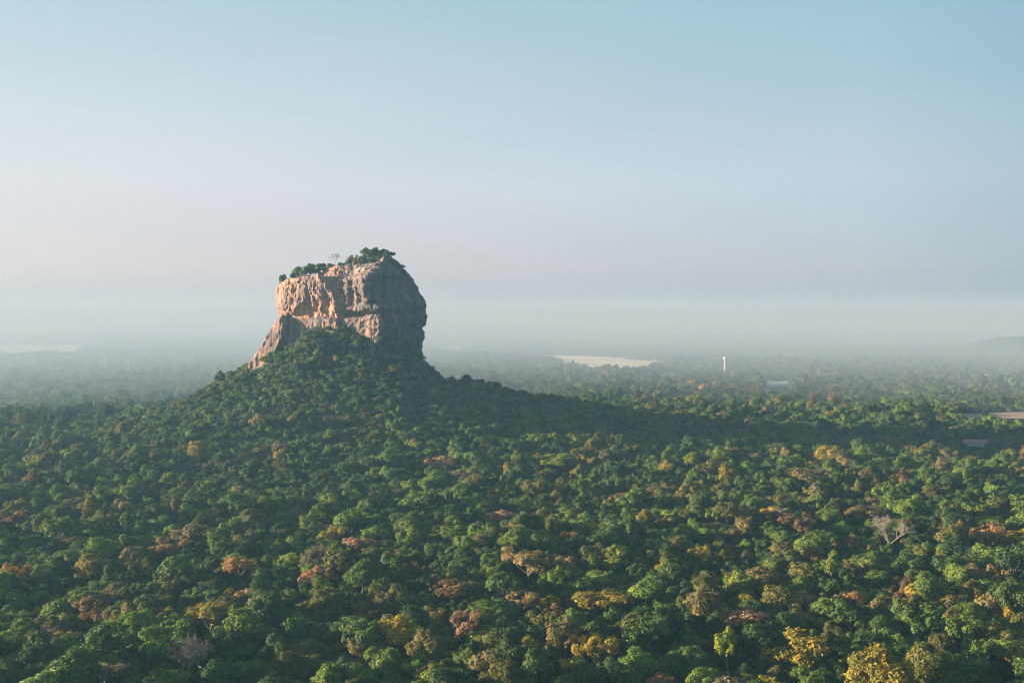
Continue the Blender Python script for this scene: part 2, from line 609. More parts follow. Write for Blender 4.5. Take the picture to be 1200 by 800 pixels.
def rock_mat():
    m, nt, out = mat_new("weathered_gneiss")
    tc = N(nt, "ShaderNodeTexCoord")
    obj = tc.outputs["Object"]
    mp = N(nt, "ShaderNodeMapping")
    mp.inputs["Scale"].default_value = (1, 1, 0.09)
    nt.links.new(obj, mp.inputs["Vector"])
    vert = mp.outputs[0]
    mp2 = N(nt, "ShaderNodeMapping")
    mp2.inputs["Scale"].default_value = (0.25, 0.25, 1.6)
    nt.links.new(obj, mp2.inputs["Vector"])
    big = noise_tex(nt, 0.035, obj, 5, 0.6)
    base = ramp(nt, big, [(0.28, (0.16, 0.108, 0.088)), (0.5, (0.29, 0.175, 0.125)), (0.72, (0.40, 0.235, 0.15))])
    bedn = noise_tex(nt, 0.25, mp2.outputs[0], 4)
    base = mix(nt, base, ramp(nt, bedn, [(0.35, (0.78, 0.76, 0.76)), (0.65, (1.15, 1.12, 1.08))]), 1.0, 'MULTIPLY')
    oa = N(nt, "ShaderNodeAttribute", attribute_name="ochre")
    sa = N(nt, "ShaderNodeAttribute", attribute_name="stain_shade")
    on = noise_tex(nt, 0.16, vert, 4)
    ofac = N(nt, "ShaderNodeMath", operation='MULTIPLY')
    nt.links.new(oa.outputs["Fac"], ofac.inputs[0])
    nt.links.new(ramp(nt, on, [(0.35, (0.35, 0.35, 0.35)), (0.6, (1, 1, 1))]), ofac.inputs[1])
    base = mix(nt, base, (0.56, 0.275, 0.135), ofac.outputs[0])
    # dark algae streaks and painted shade: everywhere a little, where 'stain' says so a lot
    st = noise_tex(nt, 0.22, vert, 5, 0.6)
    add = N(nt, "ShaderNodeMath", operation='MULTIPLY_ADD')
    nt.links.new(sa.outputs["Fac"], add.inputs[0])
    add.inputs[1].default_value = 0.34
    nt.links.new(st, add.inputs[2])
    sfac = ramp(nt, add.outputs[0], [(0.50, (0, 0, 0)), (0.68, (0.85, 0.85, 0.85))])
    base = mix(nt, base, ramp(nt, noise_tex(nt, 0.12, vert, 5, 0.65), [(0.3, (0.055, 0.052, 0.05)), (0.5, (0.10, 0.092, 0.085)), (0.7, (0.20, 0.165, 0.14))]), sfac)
    # pale lime streaks
    pn = noise_tex(nt, 0.42, vert, 3, 0.5)
    pf = ramp(nt, pn, [(0.62, (0, 0, 0)), (0.74, (0.7, 0.7, 0.7))])
    inv = N(nt, 'ShaderNodeMath', operation='MULTIPLY_ADD')
    nt.links.new(sa.outputs['Fac'], inv.inputs[0])
    inv.inputs[1].default_value = -1.0
    inv.inputs[2].default_value = 1.0
    pf = mix(nt, pf, inv.outputs[0], 1.0, 'MULTIPLY')
    base = mix(nt, base, (0.50, 0.41, 0.33), pf)
    grain = noise_tex(nt, 1.1, obj, 6, 0.7)
    base = mix(nt, base, ramp(nt, grain, [(0.3, (0.75, 0.75, 0.75)), (0.7, (1.18, 1.18, 1.18))]), 1.0, 'MULTIPLY')
    p = N(nt, "ShaderNodeBsdfPrincipled")
    p.inputs["Roughness"].default_value = 0.92
    p.inputs["Specular IOR Level"].default_value = 0.2
    nt.links.new(base, p.inputs["Base Color"])
    bmp = N(nt, "ShaderNodeBump")
    bmp.inputs["Strength"].default_value = 0.9
    bmp.inputs["Distance"].default_value = 0.8
    nt.links.new(grain, bmp.inputs["Height"])
    nt.links.new(bmp.outputs[0], p.inputs["Normal"])
    nt.links.new(p.outputs[0], out.inputs["Surface"])
    return m


ROCK = rock_mat()
rock = thing("rock_monolith", "huge reddish flat-topped rock with sheer streaked cliffs crowning the forested hill", "rock", (ROCK_X, ROCK_Y, 0))
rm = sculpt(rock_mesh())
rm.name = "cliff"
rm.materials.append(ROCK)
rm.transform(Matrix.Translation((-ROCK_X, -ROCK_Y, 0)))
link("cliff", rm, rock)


def slab(name, pts, y0, y1, seed):
    """A leaning slab: outline in photo pixels, given real depth between y0 (front) and y1, rounded and roughened."""
    ol = np.array([(px_x(a), py_z(b)) for a, b in pts])
    V, F = [], []
    n = len(ol)
    for y, k in ((y0, 0.86), (y0 + 5, 1.0), (y1 - 8, 1.0), (y1, 0.85)):
        c = ol.mean(0)
        for p in ol:
            q = c + (p - c) * k
            V.append((q[0], y + 0.12 * (p[1] - 80) - 0.5 * (q[0] - c[0]), q[1]))
    for r_ in range(3):
        for j in range(n):
            F.append((r_ * n + j, r_ * n + (j + 1) % n, (r_ + 1) * n + (j + 1) % n, (r_ + 1) * n + j))
    F.append(tuple(range(n))[::-1])
    F.append(tuple(3 * n + j for j in range(n)))
    me = new_mesh("slab_form", V, F)
    tmp = bpy.data.objects.new("slab_form", me)
    COL.objects.link(tmp)
    mod = tmp.modifiers.new("remesh", 'REMESH')
    mod.mode = 'VOXEL'
    mod.voxel_size = 0.8
    mod2 = tmp.modifiers.new("smooth", 'SMOOTH')
    mod2.iterations = 6
    res = bpy.data.meshes.new_from_object(tmp.evaluated_get(bpy.context.evaluated_depsgraph_get()))
    COL.objects.unlink(tmp)
    bpy.data.objects.remove(tmp)
    bpy.data.meshes.remove(me)
    nv = len(res.vertices)
    co = np.zeros(nv * 3); res.vertices.foreach_get("co", co); co = co.reshape(-1, 3)
    no = np.zeros(nv * 3); res.vertices.foreach_get("normal", no); no = no.reshape(-1, 3)
    x, y, z = co.T
    dd = 1.8 * fbm(x / 16, y / 16, z / 20, seed, 3) - 1.2 * np.abs(fbm(x / 4, y / 4, z / 22, seed + 5, 3)) + 0.5 * fbm(x / 2.4, y / 2.4, z / 2.4, seed + 9, 3)
    co = co + no * dd[:, None]
    res.vertices.foreach_set("co", co.ravel())
    a = res.attributes.new("ochre", 'FLOAT', 'POINT')
    a.data.foreach_set("value", np.full(nv, 0.12, np.float32))
    a = res.attributes.new("stain_shade", 'FLOAT', 'POINT')
    a.data.foreach_set("value", np.full(nv, 0.35, np.float32))
    res.polygons.foreach_set("use_smooth", np.ones(len(res.polygons), dtype=bool))
    res.update()
    res.materials.clear()
    res.materials.append(ROCK)
    res.transform(Matrix.Translation((-ROCK_X, -ROCK_Y, 0)))
    return res


link("leaning_slab", slab("leaning_slab", [(294, 430), (300, 421), (306, 411), (313, 401), (318.5, 391.5), (325, 381), (330, 372.5), (338, 369), (344, 376), (343, 392), (336, 406), (330, 418), (326, 440), (300, 445)],
                          968, 1010, 81), rock, label="grey leaning slab at the foot of the cliff")
link("base_ledge", slab("base_ledge", [(335, 372), (350, 369), (380, 370), (408, 372), (412, 384), (405, 400), (380, 410), (345, 412), (334, 395)], 957, 990, 91), rock,
     label="orange-pink shelf under the overhang")


# ------------------------------------------------------------------ tree shapes (built around the origin, crown radius about 6 m)
def tube(points, radii, sides=6):
    V, Q = [], []
    pts = [Vector(p) for p in points]
    for i, p in enumerate(pts):
        t = (pts[min(i + 1, len(pts) - 1)] - pts[max(i - 1, 0)]).normalized()
        a = t.cross(Vector((0.3, 0.9, 0.2))).normalized()
        b = t.cross(a)
        for k in range(sides):
            an = 2 * math.pi * k / sides
            V.append(p + (a * math.cos(an) + b * math.sin(an)) * radii[i])
    for i in range(len(pts) - 1):
        for k in range(sides):
            k2 = (k + 1) % sides
            Q.append((i * sides + k, i * sides + k2, (i + 1) * sides + k2, (i + 1) * sides + k))
    return V, Q


def merge(parts):
    V, Q = [], []
    for v, q in parts:
        o = len(V)
        V += list(v)
        Q += [tuple(i + o for i in f) for f in q]
    return V, Q


def leaves(P, Nn, size, rng):
    """Rhombic leaf sprays at points P facing Nn."""
    n = len(P)
    r = rng.normal(size=(n, 3))
    a = np.cross(Nn, r)
    a /= np.linalg.norm(a, axis=1, keepdims=True) + 1e-9
    b = np.cross(Nn, a)
    s = size * rng.uniform(0.6, 1.35, (n, 1))
    bend = Nn * s * 0.25
    V = np.stack([P + a * s, P + b * s * 0.62 + bend, P - a * s, P - b * s * 0.62 + bend], 1).reshape(-1, 3)
    Q = np.arange(4 * n).reshape(-1, 4)
    return V, Q


def make_crown(shape, seed, n_leaves=3600, size=0.36):
    rng = np.random.default_rng(seed)
    lobes = []
    if shape == "round":
        for k in range(14):
            a = rng.uniform(0, 2 * math.pi); q = math.sqrt(rng.uniform(0, 1)) * 4.0
            zz = 8.2 + rng.uniform(-1.8, 1.6) - 0.10 * q * q + 0.8
            lobes.append((q * math.cos(a), q * math.sin(a), zz, rng.uniform(1.5, 2.7)))
        lobes.append((0.6, 0, 8.8, 2.9))
    elif shape == "spreading":
        for k in range(14):
            a = rng.uniform(0, 2 * math.pi); q = math.sqrt(rng.uniform(0.05, 1)) * 5.0
            lobes.append((q * math.cos(a), q * math.sin(a), 9.0 + rng.uniform(-0.7, 0.7) - 0.05 * q * q, rng.uniform(1.4, 2.3)))
    elif shape == "tall":
        for k in range(12):
            a = rng.uniform(0, 2 * math.pi); zz = rng.uniform(6.0, 13.5)
            q = rng.uniform(0.2, 1.0) * (3.1 if zz < 11 else 1.6)
            lobes.append((q * math.cos(a), q * math.sin(a), zz, rng.uniform(1.4, 2.2)))
    elif shape == "lumpy":
        for k in range(5):
            a = 2 * math.pi * k / 5 + rng.uniform(-0.5, 0.5); q = rng.uniform(2.4, 4.4)
            cz = 7.6 + rng.uniform(-1.2, 2.4)
            for j in range(4):
                lobes.append((q * math.cos(a) + rng.normal() * 1.0, q * math.sin(a) + rng.normal() * 1.0, cz + rng.normal() * 0.8, rng.uniform(1.1, 1.9)))
        lobes.append((0, 0, 8.0, 2.4))
    elif shape == "bush":
        for k in range(9):
            a = rng.uniform(0, 2 * math.pi); q = math.sqrt(rng.uniform(0, 1)) * 4.2
            lobes.append((q * math.cos(a), q * math.sin(a), 2.6 + rng.uniform(-0.8, 1.4) - 0.06 * q * q, rng.uniform(1.8, 2.9)))
    elif shape == "sparse":
        for k in range(20):
            a = rng.uniform(0, 2 * math.pi); q = math.sqrt(rng.uniform(0.1, 1)) * 5.2
            lobes.append((q * math.cos(a), q * math.sin(a), 8.0 + rng.uniform(-1.6, 2.6) - 0.09 * q * q, rng.uniform(0.9, 1.5)))
    L = np.array(lobes)
    w = L[:, 3] ** 2
    k = rng.choice(len(L), n_leaves * 3, p=w / w.sum())
    D = rng.normal(size=(len(k), 3))
    D /= np.linalg.norm(D, axis=1, keepdims=True)
    D[:, 2] = np.where(D[:, 2] < -0.55, -D[:, 2], D[:, 2])
    c = L[k, :3]
    rad = L[k, 3:4]
    q0 = c + D * rad
    bump = fbm(q0[:, 0] * 0.75, q0[:, 1] * 0.75, q0[:, 2] * 0.75, seed, 2, 0.6)
    flat = np.array([1.08, 1.08, 0.80]) if shape in ("spreading", "sparse", "round", "lumpy") else np.array([1.0, 1.0, 0.85])
    P = c + D * rad * flat * (1 + 0.42 * bump[:, None]) * rng.uniform(0.74, 1.10, (len(k), 1))
    keep = bump > (-0.55 if shape != "sparse" else -0.2)
    for j in range(len(L)):                     # nothing deep inside another lobe
        dist = np.linalg.norm(P - L[j, :3], axis=1)
        keep &= ~((dist < L[j, 3] * 0.62) & (k != j))
    P, D = P[keep][:n_leaves], D[keep][:n_leaves]
    Nn = D * 1.0 + np.array([0, 0, 0.25]) + rng.normal(size=D.shape) * 0.36
    Nn /= np.linalg.norm(Nn, axis=1, keepdims=True)
    V, Q = leaves(P, Nn, size, rng)
    return V, Q, L


def make_trunk(shape, L, seed, base_r=0.36):
    rng = random.Random(seed)
    fork = {"bush": 0.8, "tall": 5.5, "spreading": 5.2}.get(shape, 4.2)
    bend = (rng.uniform(-0.5, 0.5), rng.uniform(-0.5, 0.5))
    parts = [tube([(0, 0, -3.0), (0, 0, 0.0), (bend[0] * 0.4, bend[1] * 0.4, fork * 0.5), (bend[0], bend[1], fork)], [base_r * 1.35, base_r * 1.2, base_r, base_r * 0.8], 7)]
    top = sorted(L.tolist(), key=lambda l: -l[3])[:8]
    for l in top:
        mid = (bend[0] * 0.5 + l[0] * 0.5, bend[1] * 0.5 + l[1] * 0.5, fork + (l[2] - fork) * 0.42)
        parts.append(tube([(bend[0], bend[1], fork - 0.3), mid, (l[0], l[1], l[2])], [base_r * 0.55, base_r * 0.36, base_r * 0.12], 5))
    return merge(parts)


def make_bare(seed, spread=1.0):
    """Leafless crown: limbs forking down to fine twigs."""
    rng = random.Random(seed)
    trunk, twigs = [], []

    def grow(p, d, length, r, depth):
        q = p + d * length * 0.5 + Vector((rng.uniform(-1, 1), rng.uniform(-1, 1), rng.uniform(-0.5, 1))) * length * 0.07
        e = p + d * length
        (trunk if depth < 2 else twigs).append(tube([p, q, e], [r, r * 0.82, r * 0.62], 5 if depth < 3 else 3))
        if depth >= 7:
            return
        for k in range(3 if depth in (0, 1, 2, 4) else 2 + (rng.random() < 0.5)):
            ax = Vector((rng.uniform(-1, 1), rng.uniform(-1, 1), rng.uniform(-0.3, 0.7))).normalized()
            nd = (d * 0.75 + ax * (0.78 * spread) + Vector((0, 0, 0.10))).normalized()
            grow(e, nd, length * rng.uniform(0.62, 0.82), max(r * 0.62, 0.045), depth + 1)
    grow(Vector((0, 0, -2)), Vector((0.04, 0.02, 1)).normalized(), 5.6, 0.34, 0)
    return merge(trunk), merge(twigs)


SHAPES = ["round", "round", "round", "spreading", "spreading", "tall", "lumpy", "lumpy", "lumpy", "sparse", "sparse"]
CROWNS, TRUNKS = [], []
SHAPE_HEIGHT = {"round": 11.5, "spreading": 10.8, "tall": 15.0, "lumpy": 11.2, "sparse": 11.5, "bush": 5.5, "bare": 12.5}
lib = bpy.data.collections.new("tree_shapes")       # not linked to the scene: only the forest's instances draw from it
for i, sh in enumerate(SHAPES):
    V, Q, L = make_crown(sh, 100 + i * 7, 3900 if sh not in ("sparse", "tall") else 2900)
    cm = quads_mesh("crown", V, Q, LEAF)
    tv, tq = make_trunk(sh, L, 400 + i)
    tm = quads_mesh("trunk", np.array([tuple(v) for v in tv]), tq, BARK, True)
    CROWNS.append(cm)
    TRUNKS.append(tm)
    V2 = np.concatenate([V, np.array([tuple(v) for v in tv])])
    Q2 = np.concatenate([Q, np.array(tq) + len(V)])
    wm = quads_mesh("whole_tree", V2, Q2, [LEAF, BARK])
    mi = np.zeros(len(Q2), np.int32); mi[len(Q):] = 1
    wm.polygons.foreach_set("material_index", mi)
    o = bpy.data.objects.new("shape_%02d" % i, wm)
    lib.objects.link(o)
N_SHAPES = len(SHAPES)
V, Q, L = make_crown("bush", 77, 1500, 0.52)
lib.objects.link(bpy.data.objects.new("shape_%02d" % N_SHAPES, quads_mesh("whole_shrub", V, Q, LEAF)))
SHRUB = N_SHAPES
# thickets for the far distance: a dozen small crowns on a 42 m patch
N_PATCH = 5
for k in range(N_PATCH):
    rng = np.random.default_rng(900 + k)
    Vs, Qs, off = [], [], 0
    for j in range(20):
        v, q, L = make_crown(["round", "lumpy", "round", "spreading"][j % 4], 1000 + 31 * k + j, 260, 1.05)
        s = rng.uniform(0.65, 1.35)
        a = rng.uniform(0, 6.28)
        c_, s_ = math.cos(a), math.sin(a)
        v = v @ np.array([[c_, s_, 0], [-s_, c_, 0], [0, 0, 1]]) * s
        gx, gy = (j % 5 - 2) * 9.6, (j // 5 - 1.5) * 11.5
        v = v + np.array([gx + rng.uniform(-4, 4), gy + rng.uniform(-4, 4), rng.uniform(-2.5, 0.5)])
        Vs.append(v); Qs.append(q + off); off += len(v)
    o = bpy.data.objects.new("thicket_%02d" % k, quads_mesh("thicket", np.concatenate(Vs), np.concatenate(Qs), LEAF))
    lib.objects.link(o)

BUSH_V, BUSH_Q, BUSH_L = make_crown("bush", 77, 2600, 0.40)
BUSH_CROWN = quads_mesh("crown", BUSH_V, BUSH_Q, LEAF)
_v, _q = make_trunk("bush", BUSH_L, 78, 0.22)
BUSH_TRUNK = quads_mesh("trunk", np.array([tuple(v) for v in _v]), _q, BARK, True)


def twig_mat(name, color):
    return simple_mat(name, color, 0.9, 0.2, 0.5)


BARES = []
for k, (sd, sp) in enumerate(((5, 1.0), (11, 1.15), (23, 0.85))):
    (tv, tq), (bv, bq) = make_bare(sd, sp)
    BARES.append((quads_mesh("crown", np.array([tuple(v) for v in bv]), bq, PALE_BARK), quads_mesh("trunk", np.array([tuple(v) for v in tv]), tq, PALE_BARK, True)))

# ------------------------------------------------------------------ colours of the canopy
TINTS = {
    "dark green": (0.026, 0.048, 0.018),
    "deep green": (0.040, 0.068, 0.022),
    "mid green": (0.062, 0.098, 0.024),
    "fresh green": (0.100, 0.145, 0.028),
    "lime green": (0.170, 0.195, 0.024),
    "olive": (0.100, 0.098, 0.028),
    "khaki": (0.150, 0.125, 0.055),
    "golden olive": (0.205, 0.165, 0.028),
    "yellow": (0.290, 0.215, 0.035),
    "tan": (0.200, 0.140, 0.070),
    "brown": (0.130, 0.080, 0.042),
    "russet": (0.215, 0.125, 0.075),
    "orange": (0.255, 0.145, 0.072),
    "dusty rose": (0.250, 0.150, 0.110),
    "grey": (0.140, 0.120, 0.100),
}
for k in list(TINTS):
    gain_ = (1.05, 1.05, 1.0) if k == "lime green" else (1.35, 1.25, 1.1) if k == "fresh green" else (2.05, 1.85, 1.35) if "green" in k else (1.25, 1.2, 1.0)
    TINTS[k] = tuple(c * g for c, g in zip(TINTS[k], gain_))
NAMES = list(TINTS)
WEIGHTS = {"dark green": 24, "deep green": 26, "mid green": 20, "fresh green": 9, "lime green": 1.6, "olive": 11, "khaki": 5, "golden olive": 1.7, "tan": 0.7, "brown": 0.9, "russet": 0.25, "dusty rose": 0.3, "grey": 1.0}


def pick_tint(x, y, rng):
    """Index of a colour for each tree; neighbours tend to share one."""
    n = len(x)
    wn_ = np.array([WEIGHTS.get(k, 0) for k in NAMES], float)
    dry = np.array([1.0 if k in ("olive", "khaki", "golden olive", "tan", "brown", "russet", "dusty rose", "grey") else 0.0 for k in NAMES])
    light = np.array([1.0 if k in ("fresh green", "lime green", "mid green") else 0.0 for k in NAMES])
    a = fbm(x / 60, y / 60, 0, 201, 2)
    b = fbm(x / 45, y / 45, 0, 202, 2)
    W = wn_[None, :] * np.exp(2.0 * a[:, None] * dry[None, :]) * np.exp(1.1 * b[:, None] * light[None, :])
    W /= W.sum(1, keepdims=True)
    u = rng.random(n)
    return (np.cumsum(W, 1) < u[:, None]).sum(1).clip(0, len(NAMES) - 1)


# ------------------------------------------------------------------ landmark trees seen in the photograph: px, py of the crown, width in pixels, colour, shape, phrase, label
LANDMARKS = [
    (222, 774, 62, "grey", "bare", "the pale leafless tree", "large pale grey leafless tree with bushy twigs in the dark lower canopy"),
    (20, 671, 40, "orange", "sparse", "the orange-red tree", "orange-red tree at the left edge, brightest red crown on that side"),
    (108, 660, 54, "golden olive", "round", "the gold-rimmed dome", "rounded golden olive tree just right of the orange-red edge tree"),
    (107, 705, 50, "brown", "lumpy", "the brown lumpy tree", "broad brown-green lumpy tree below the gold-rimmed dome"),
    (247, 722, 60, "golden olive", "round", "the wide golden dome", "wide golden olive domed tree above the pale leafless tree"),
    (280, 664, 40, "orange", "spreading", "the flat orange tree", "flat orange crown among green trees below the hill's left foot"),
    (370, 671, 46, "dusty rose", "sparse", "the dusty pink-brown tree", "dusty pink-brown tree right of the flat orange crown"),
    (193, 641, 50, "tan", "lumpy", "the orange-tan clump", "orange-tan lumpy tree with a pinkish top left of the flat orange crown"),
    (227, 624, 54, "khaki", "round", "the straw dome", "straw khaki domed tree behind the orange-tan clump"),
    (288, 627, 35, "khaki", "sparse", "the thin khaki tree", "thin dusty khaki tree right of the straw dome"),
    (342, 698, 20, "lime green", "round", "the small lime tree", "small lime green tree in front of the flat orange crown"),
    (16, 606, 50, "brown", "sparse", "the grey-brown tree", "wide grey-brown tree near the left edge behind the orange-red tree"),
    (43, 718, 17, "yellow", "tall", "the slim yellow tree", "slim yellow tree below the orange-red edge tree"),
    (547, 728, 46, "dusty rose", "sparse", "the round pink tree", "round dry pink tree standing out in dark green lower canopy"),
    (467, 740, 64, "yellow", "round", "the big golden tree", "big golden yellow domed tree left of the round pink tree"),
    (420, 634, 36, "dusty rose", "spreading", "the flat rosy tree", "flat rosy crown at the front foot of the hill"),
    (412, 658, 19, "lime green", "round", "the lime dot tree", "little bright lime tree below the flat rosy crown"),
    (483, 661, 30, "brown", "sparse", "the mauve tree", "small mauve-brown tree right of the flat rosy crown"),
    (533, 681, 60, "brown", "spreading", "the wide rusty tree", "wide rusty brown crown behind the round pink tree"),
    (620, 658, 52, "tan", "lumpy", "the big tan tree", "big tan lumpy tree behind the terracotta and dusty tan ones"),
    (566, 688, 22, "lime green", "lumpy", "the lime clump", "small lime clump just right of the wide rusty crown"),
    (613, 699, 40, "tan", "sparse", "the dusty tan tree", "dusty tan tree in front of the big tan one"),
    (651, 714, 32, "russet", "sparse", "the terracotta tree", "terracotta-coloured tree right of the dusty tan tree"),
    (697, 696, 68, "golden olive", "lumpy", "the tall golden heap", "large golden olive heap-shaped tree right of the terracotta tree"),
    (720, 652, 36, "lime green", "lumpy", "the bright green heap", "bright green lumpy tree behind the large golden heap"),
    (697, 757, 56, "yellow", "sparse", "the yellow-green tree", "broad yellow-green tree below the large golden heap"),
    (620, 752, 30, "golden olive", "tall", "the slim gold tree", "slim gold tree between the round pink and yellow-green trees"),
    (587, 599, 40, "dusty rose", "lumpy", "the pink tree at the shadow's edge", "pinkish lumpy tree on the sunlit edge of the hill's shadow"),
    (518, 537, 46, "dusty rose", "sparse", "the rosy hillside tree", "rosy-topped tree on the lower front slope of the hill"),
    (652, 541, 44, "lime green", "spreading", "the light green umbrella tree", "light green umbrella tree alone in the hill's dark shadow"),
    (663, 598, 26, "fresh green", "tall", "the tall slender tree", "tall slender pale green tree rising above the canopy below the shadow"),
    (668, 780, 32, "yellow", "lumpy", "the gold tree at the bottom edge", "bright gold lumpy tree at the bottom edge below the yellow-green one"),
    (775, 794, 40, "orange", "spreading", "the rust tree at the bottom edge", "rust orange flat crown at the bottom edge right of the gold one"),
    (728, 708, 22, "dusty rose", "bare", "the small mauve leafless tree", "small mauve leafless tree right of the large golden heap"),
    (1160, 629, 48, "orange", "round", "the big russet tree", "big russet orange domed tree near the right edge"),
    (1042, 626, 30, "dusty rose", "bare", "the pale pink leafless tree", "pale pink leafless tree left of the big russet dome"),
    (1000, 697, 34, "orange", "spreading", "the flat orange-brown tree", "flat orange-brown crown in the green canopy below the pale leafless tree"),
    (903, 598, 26, "yellow", "round", "the small yellow tree", "small yellow domed tree just in front of the hill's shadow"),
    (867, 685, 46, "lime green", "round", "the bright green dome", "bright green domed tree left of the flat orange-brown crown"),
    (872, 718, 58, "dusty rose", "lumpy", "the rose-brown tree", "broad rose-brown tree in front of the bright green dome"),
    (853, 760, 32, "lime green", "tall", "the yellow-lime tree", "yellow-lime tree in front of the broad rose-brown tree"),
    (940, 758, 74, "golden olive", "lumpy", "the huge olive tree", "huge sunlit olive-lime tree right of the yellow-lime tree"),
    (1010, 594, 50, "khaki", "round", "the greyish khaki dome", "greyish khaki domed tree behind the pale leafless tree"),
    (935, 609, 40, "brown", "sparse", "the thin brown tree", "thin brown tree right of the small yellow dome"),
    (1000, 636, 24, "russet", "sparse", "the pink-brown tree", "small pink-brown tree just left of the pale leafless tree"),
    (1170, 673, 38, "tan", "sparse", "the tan-gold tree", "tan-gold thin tree below the big russet dome"),
    (1193, 772, 32, "golden olive", "round", "the ochre tree", "ochre domed tree at the lower right edge"),
    (1088, 777, 72, "olive", "round", "the great olive dome", "great olive domed tree at the bottom left of the ochre one"),
    (1053, 676, 22, "tan", "lumpy", "the little tan tree", "little tan tree between the flat orange-brown and tan-gold trees"),
    (820, 648, 28, "yellow", "sparse", "the ochre-yellow tree", "ochre-yellow thin tree above and left of the bright green dome"),
    (810, 539, 30, "lime green", "round", "the sunlit green tree", "light green round tree at the right end of the hill's shadow"),
    (950, 558, 46, "khaki", "spreading", "the wide khaki tree", "wide khaki crown at the far end of the hill's shadow"),
    (394, 421, 9, "yellow", "round", "the yellow hilltop tree", "little yellow tree just below the orange shelf of the cliff"),
    (258, 444, 12, "dark green", "tall", "the dark skyline tree", "dark tall tree standing clear on the hill's left skyline"),
]
rng = np.random.default_rng(4)
rnd = random.Random(4)
trees = []          # dicts: x, y, z, scale (crown radius / 6), zscale, colour, shape index, kind


def nearest_shape(shape, salt):
    ids = [i for i, s in enumerate(SHAPES) if s == shape]
    return ids[salt % len(ids)]


for k, (px, py, w, colour, shape, phrase, label) in enumerate(LANDMARKS):
    hgt = 9.0
    for it in range(3):
        x, y = on_ground(px, py, hgt)
        rad = 0.5 * w * y / FPX
        sc = rad / (6.0 if shape not in ("tall",) else 4.4)
        hgt = (9.0 if shape != "tall" else 10.0) * min(sc, 1.25)
    trees.append(dict(x=x, y=y, s=sc, zs=min(sc, 1.25) if sc > 1.25 else sc, colour=colour, shape=shape, idx=0 if shape == "bare" else nearest_shape(shape, k), label=label, phrase=phrase, rad=rad, px=px, py=py))

# ------------------------------------------------------------------ the rest of the forest: points
def jitter(x0, x1, y0, y1, step, rng):
    gx, gy = np.meshgrid(np.arange(x0, x1, step), np.arange(y0, y1, step * 0.9))
    gx = gx + (np.arange(gx.shape[0])[:, None] % 2) * step * 0.5
    n = gx.size
    return gx.ravel() + rng.uniform(-0.42, 0.42, n) * step, gy.ravel() + rng.uniform(-0.42, 0.42, n) * step


def rock_clear(x, y):
    """True under the rock and its slabs."""
    u = (x - ROCK_X - 2) / 71.0
    v = (y - 1006.0) / 57.0
    m = (np.abs(u) ** 2.6 + np.abs(v) ** 2.6) < 1.0
    m |= (x > px_x(300)) & (x < px_x(340)) & (y > 972) & (y < 1012)
    return m


SPLIT = 2500.0
hx, hy = jitter(-620, 360, 560, 1420, 4.8, rng)
h_ = ground(hx, hy)
hillw = np.exp(-((hx - ROCK_X - 40) / 360.0) ** 2 - ((hy - ROCK_Y) / 330.0) ** 2)
ok = (h_ > 13)
hx, hy, h_ = hx[ok], hy[ok], h_[ok]
pxs, pys = jitter(-1700, 1700, 255, SPLIT, 7.1, rng)
g_ = ground(pxs, pys)
inhill = (g_ > 13) & (pxs > -620) & (pxs < 360) & (pys > 560) & (pys < 1420)
ok = ~inhill & (np.abs(pxs) < 0.56 * pys + 130)
pxs, pys, g_ = pxs[ok], pys[ok], g_[ok]
X = np.concatenate([hx, pxs]); Y = np.concatenate([hy, pys]); Z = np.concatenate([h_, g_])
onhill = np.concatenate([np.ones(len(hx), bool), np.zeros(len(pxs), bool)])
n = len(X)
S_ = np.where(onhill, 0.46, 0.71) * np.exp(rng.normal(0, 0.32, n))
S_ = S_ * (1 + 0.16 * fbm(X / 90, Y / 90, 0, 301, 2))
S_ = np.clip(S_, 0.30, 1.6)
keep = ~(rock_clear(X, Y) | in_clearing(X, Y))
for t in trees:
    d2 = np.hypot(X - t["x"], Y - t["y"])
    keep &= d2 > t["rad"] * 0.85 + 6 * S_ * 0.45
    # nothing taller right in front of a landmark crown
    tq = project(X, Y, Z + 13.5 * S_)
    w_px = t["rad"] * FPX / t["y"]
    keep &= ~((np.abs(tq[0] - t["px"]) < w_px * 0.75 + 4) & (Y < t["y"]) & (Y > t["y"] - 110) & (tq[1] < t["py"] + 0.35 * w_px))
BUILDINGS_PX = [(911, 453, 26, 3), (783, 441, 14, 3), (1126, 451, 14, 3), (1147, 444, 16, 3), (771, 425, 8, 2), (1143, 526, 30, 3), (850, 441, 6, 2), (123, 431, 5, 2), (151, 434, 4, 2)]
for px, py, w, dep in BUILDINGS_PX:
    bx, by = on_ground(px, py)
    keep &= ~((np.abs(600 + FPX * X / Y - px) < 0.5 * w + 5.0) & (Y > by - (230 if by > 1500 else 170)) & (Y < by + 14) & (S_ > 0.3))
X, Y, Z, S_, onhill = X[keep], Y[keep], Z[keep], S_[keep], onhill[keep]
TI = pick_tint(X, Y, rng)
SI = rng.choice(N_SHAPES, len(X), p=np.array([.12, .12, .12, .09, .09, .07, .11, .10, .10, .04, .04]))
SI = np.where(onhill & (SI == 5), 0, SI)

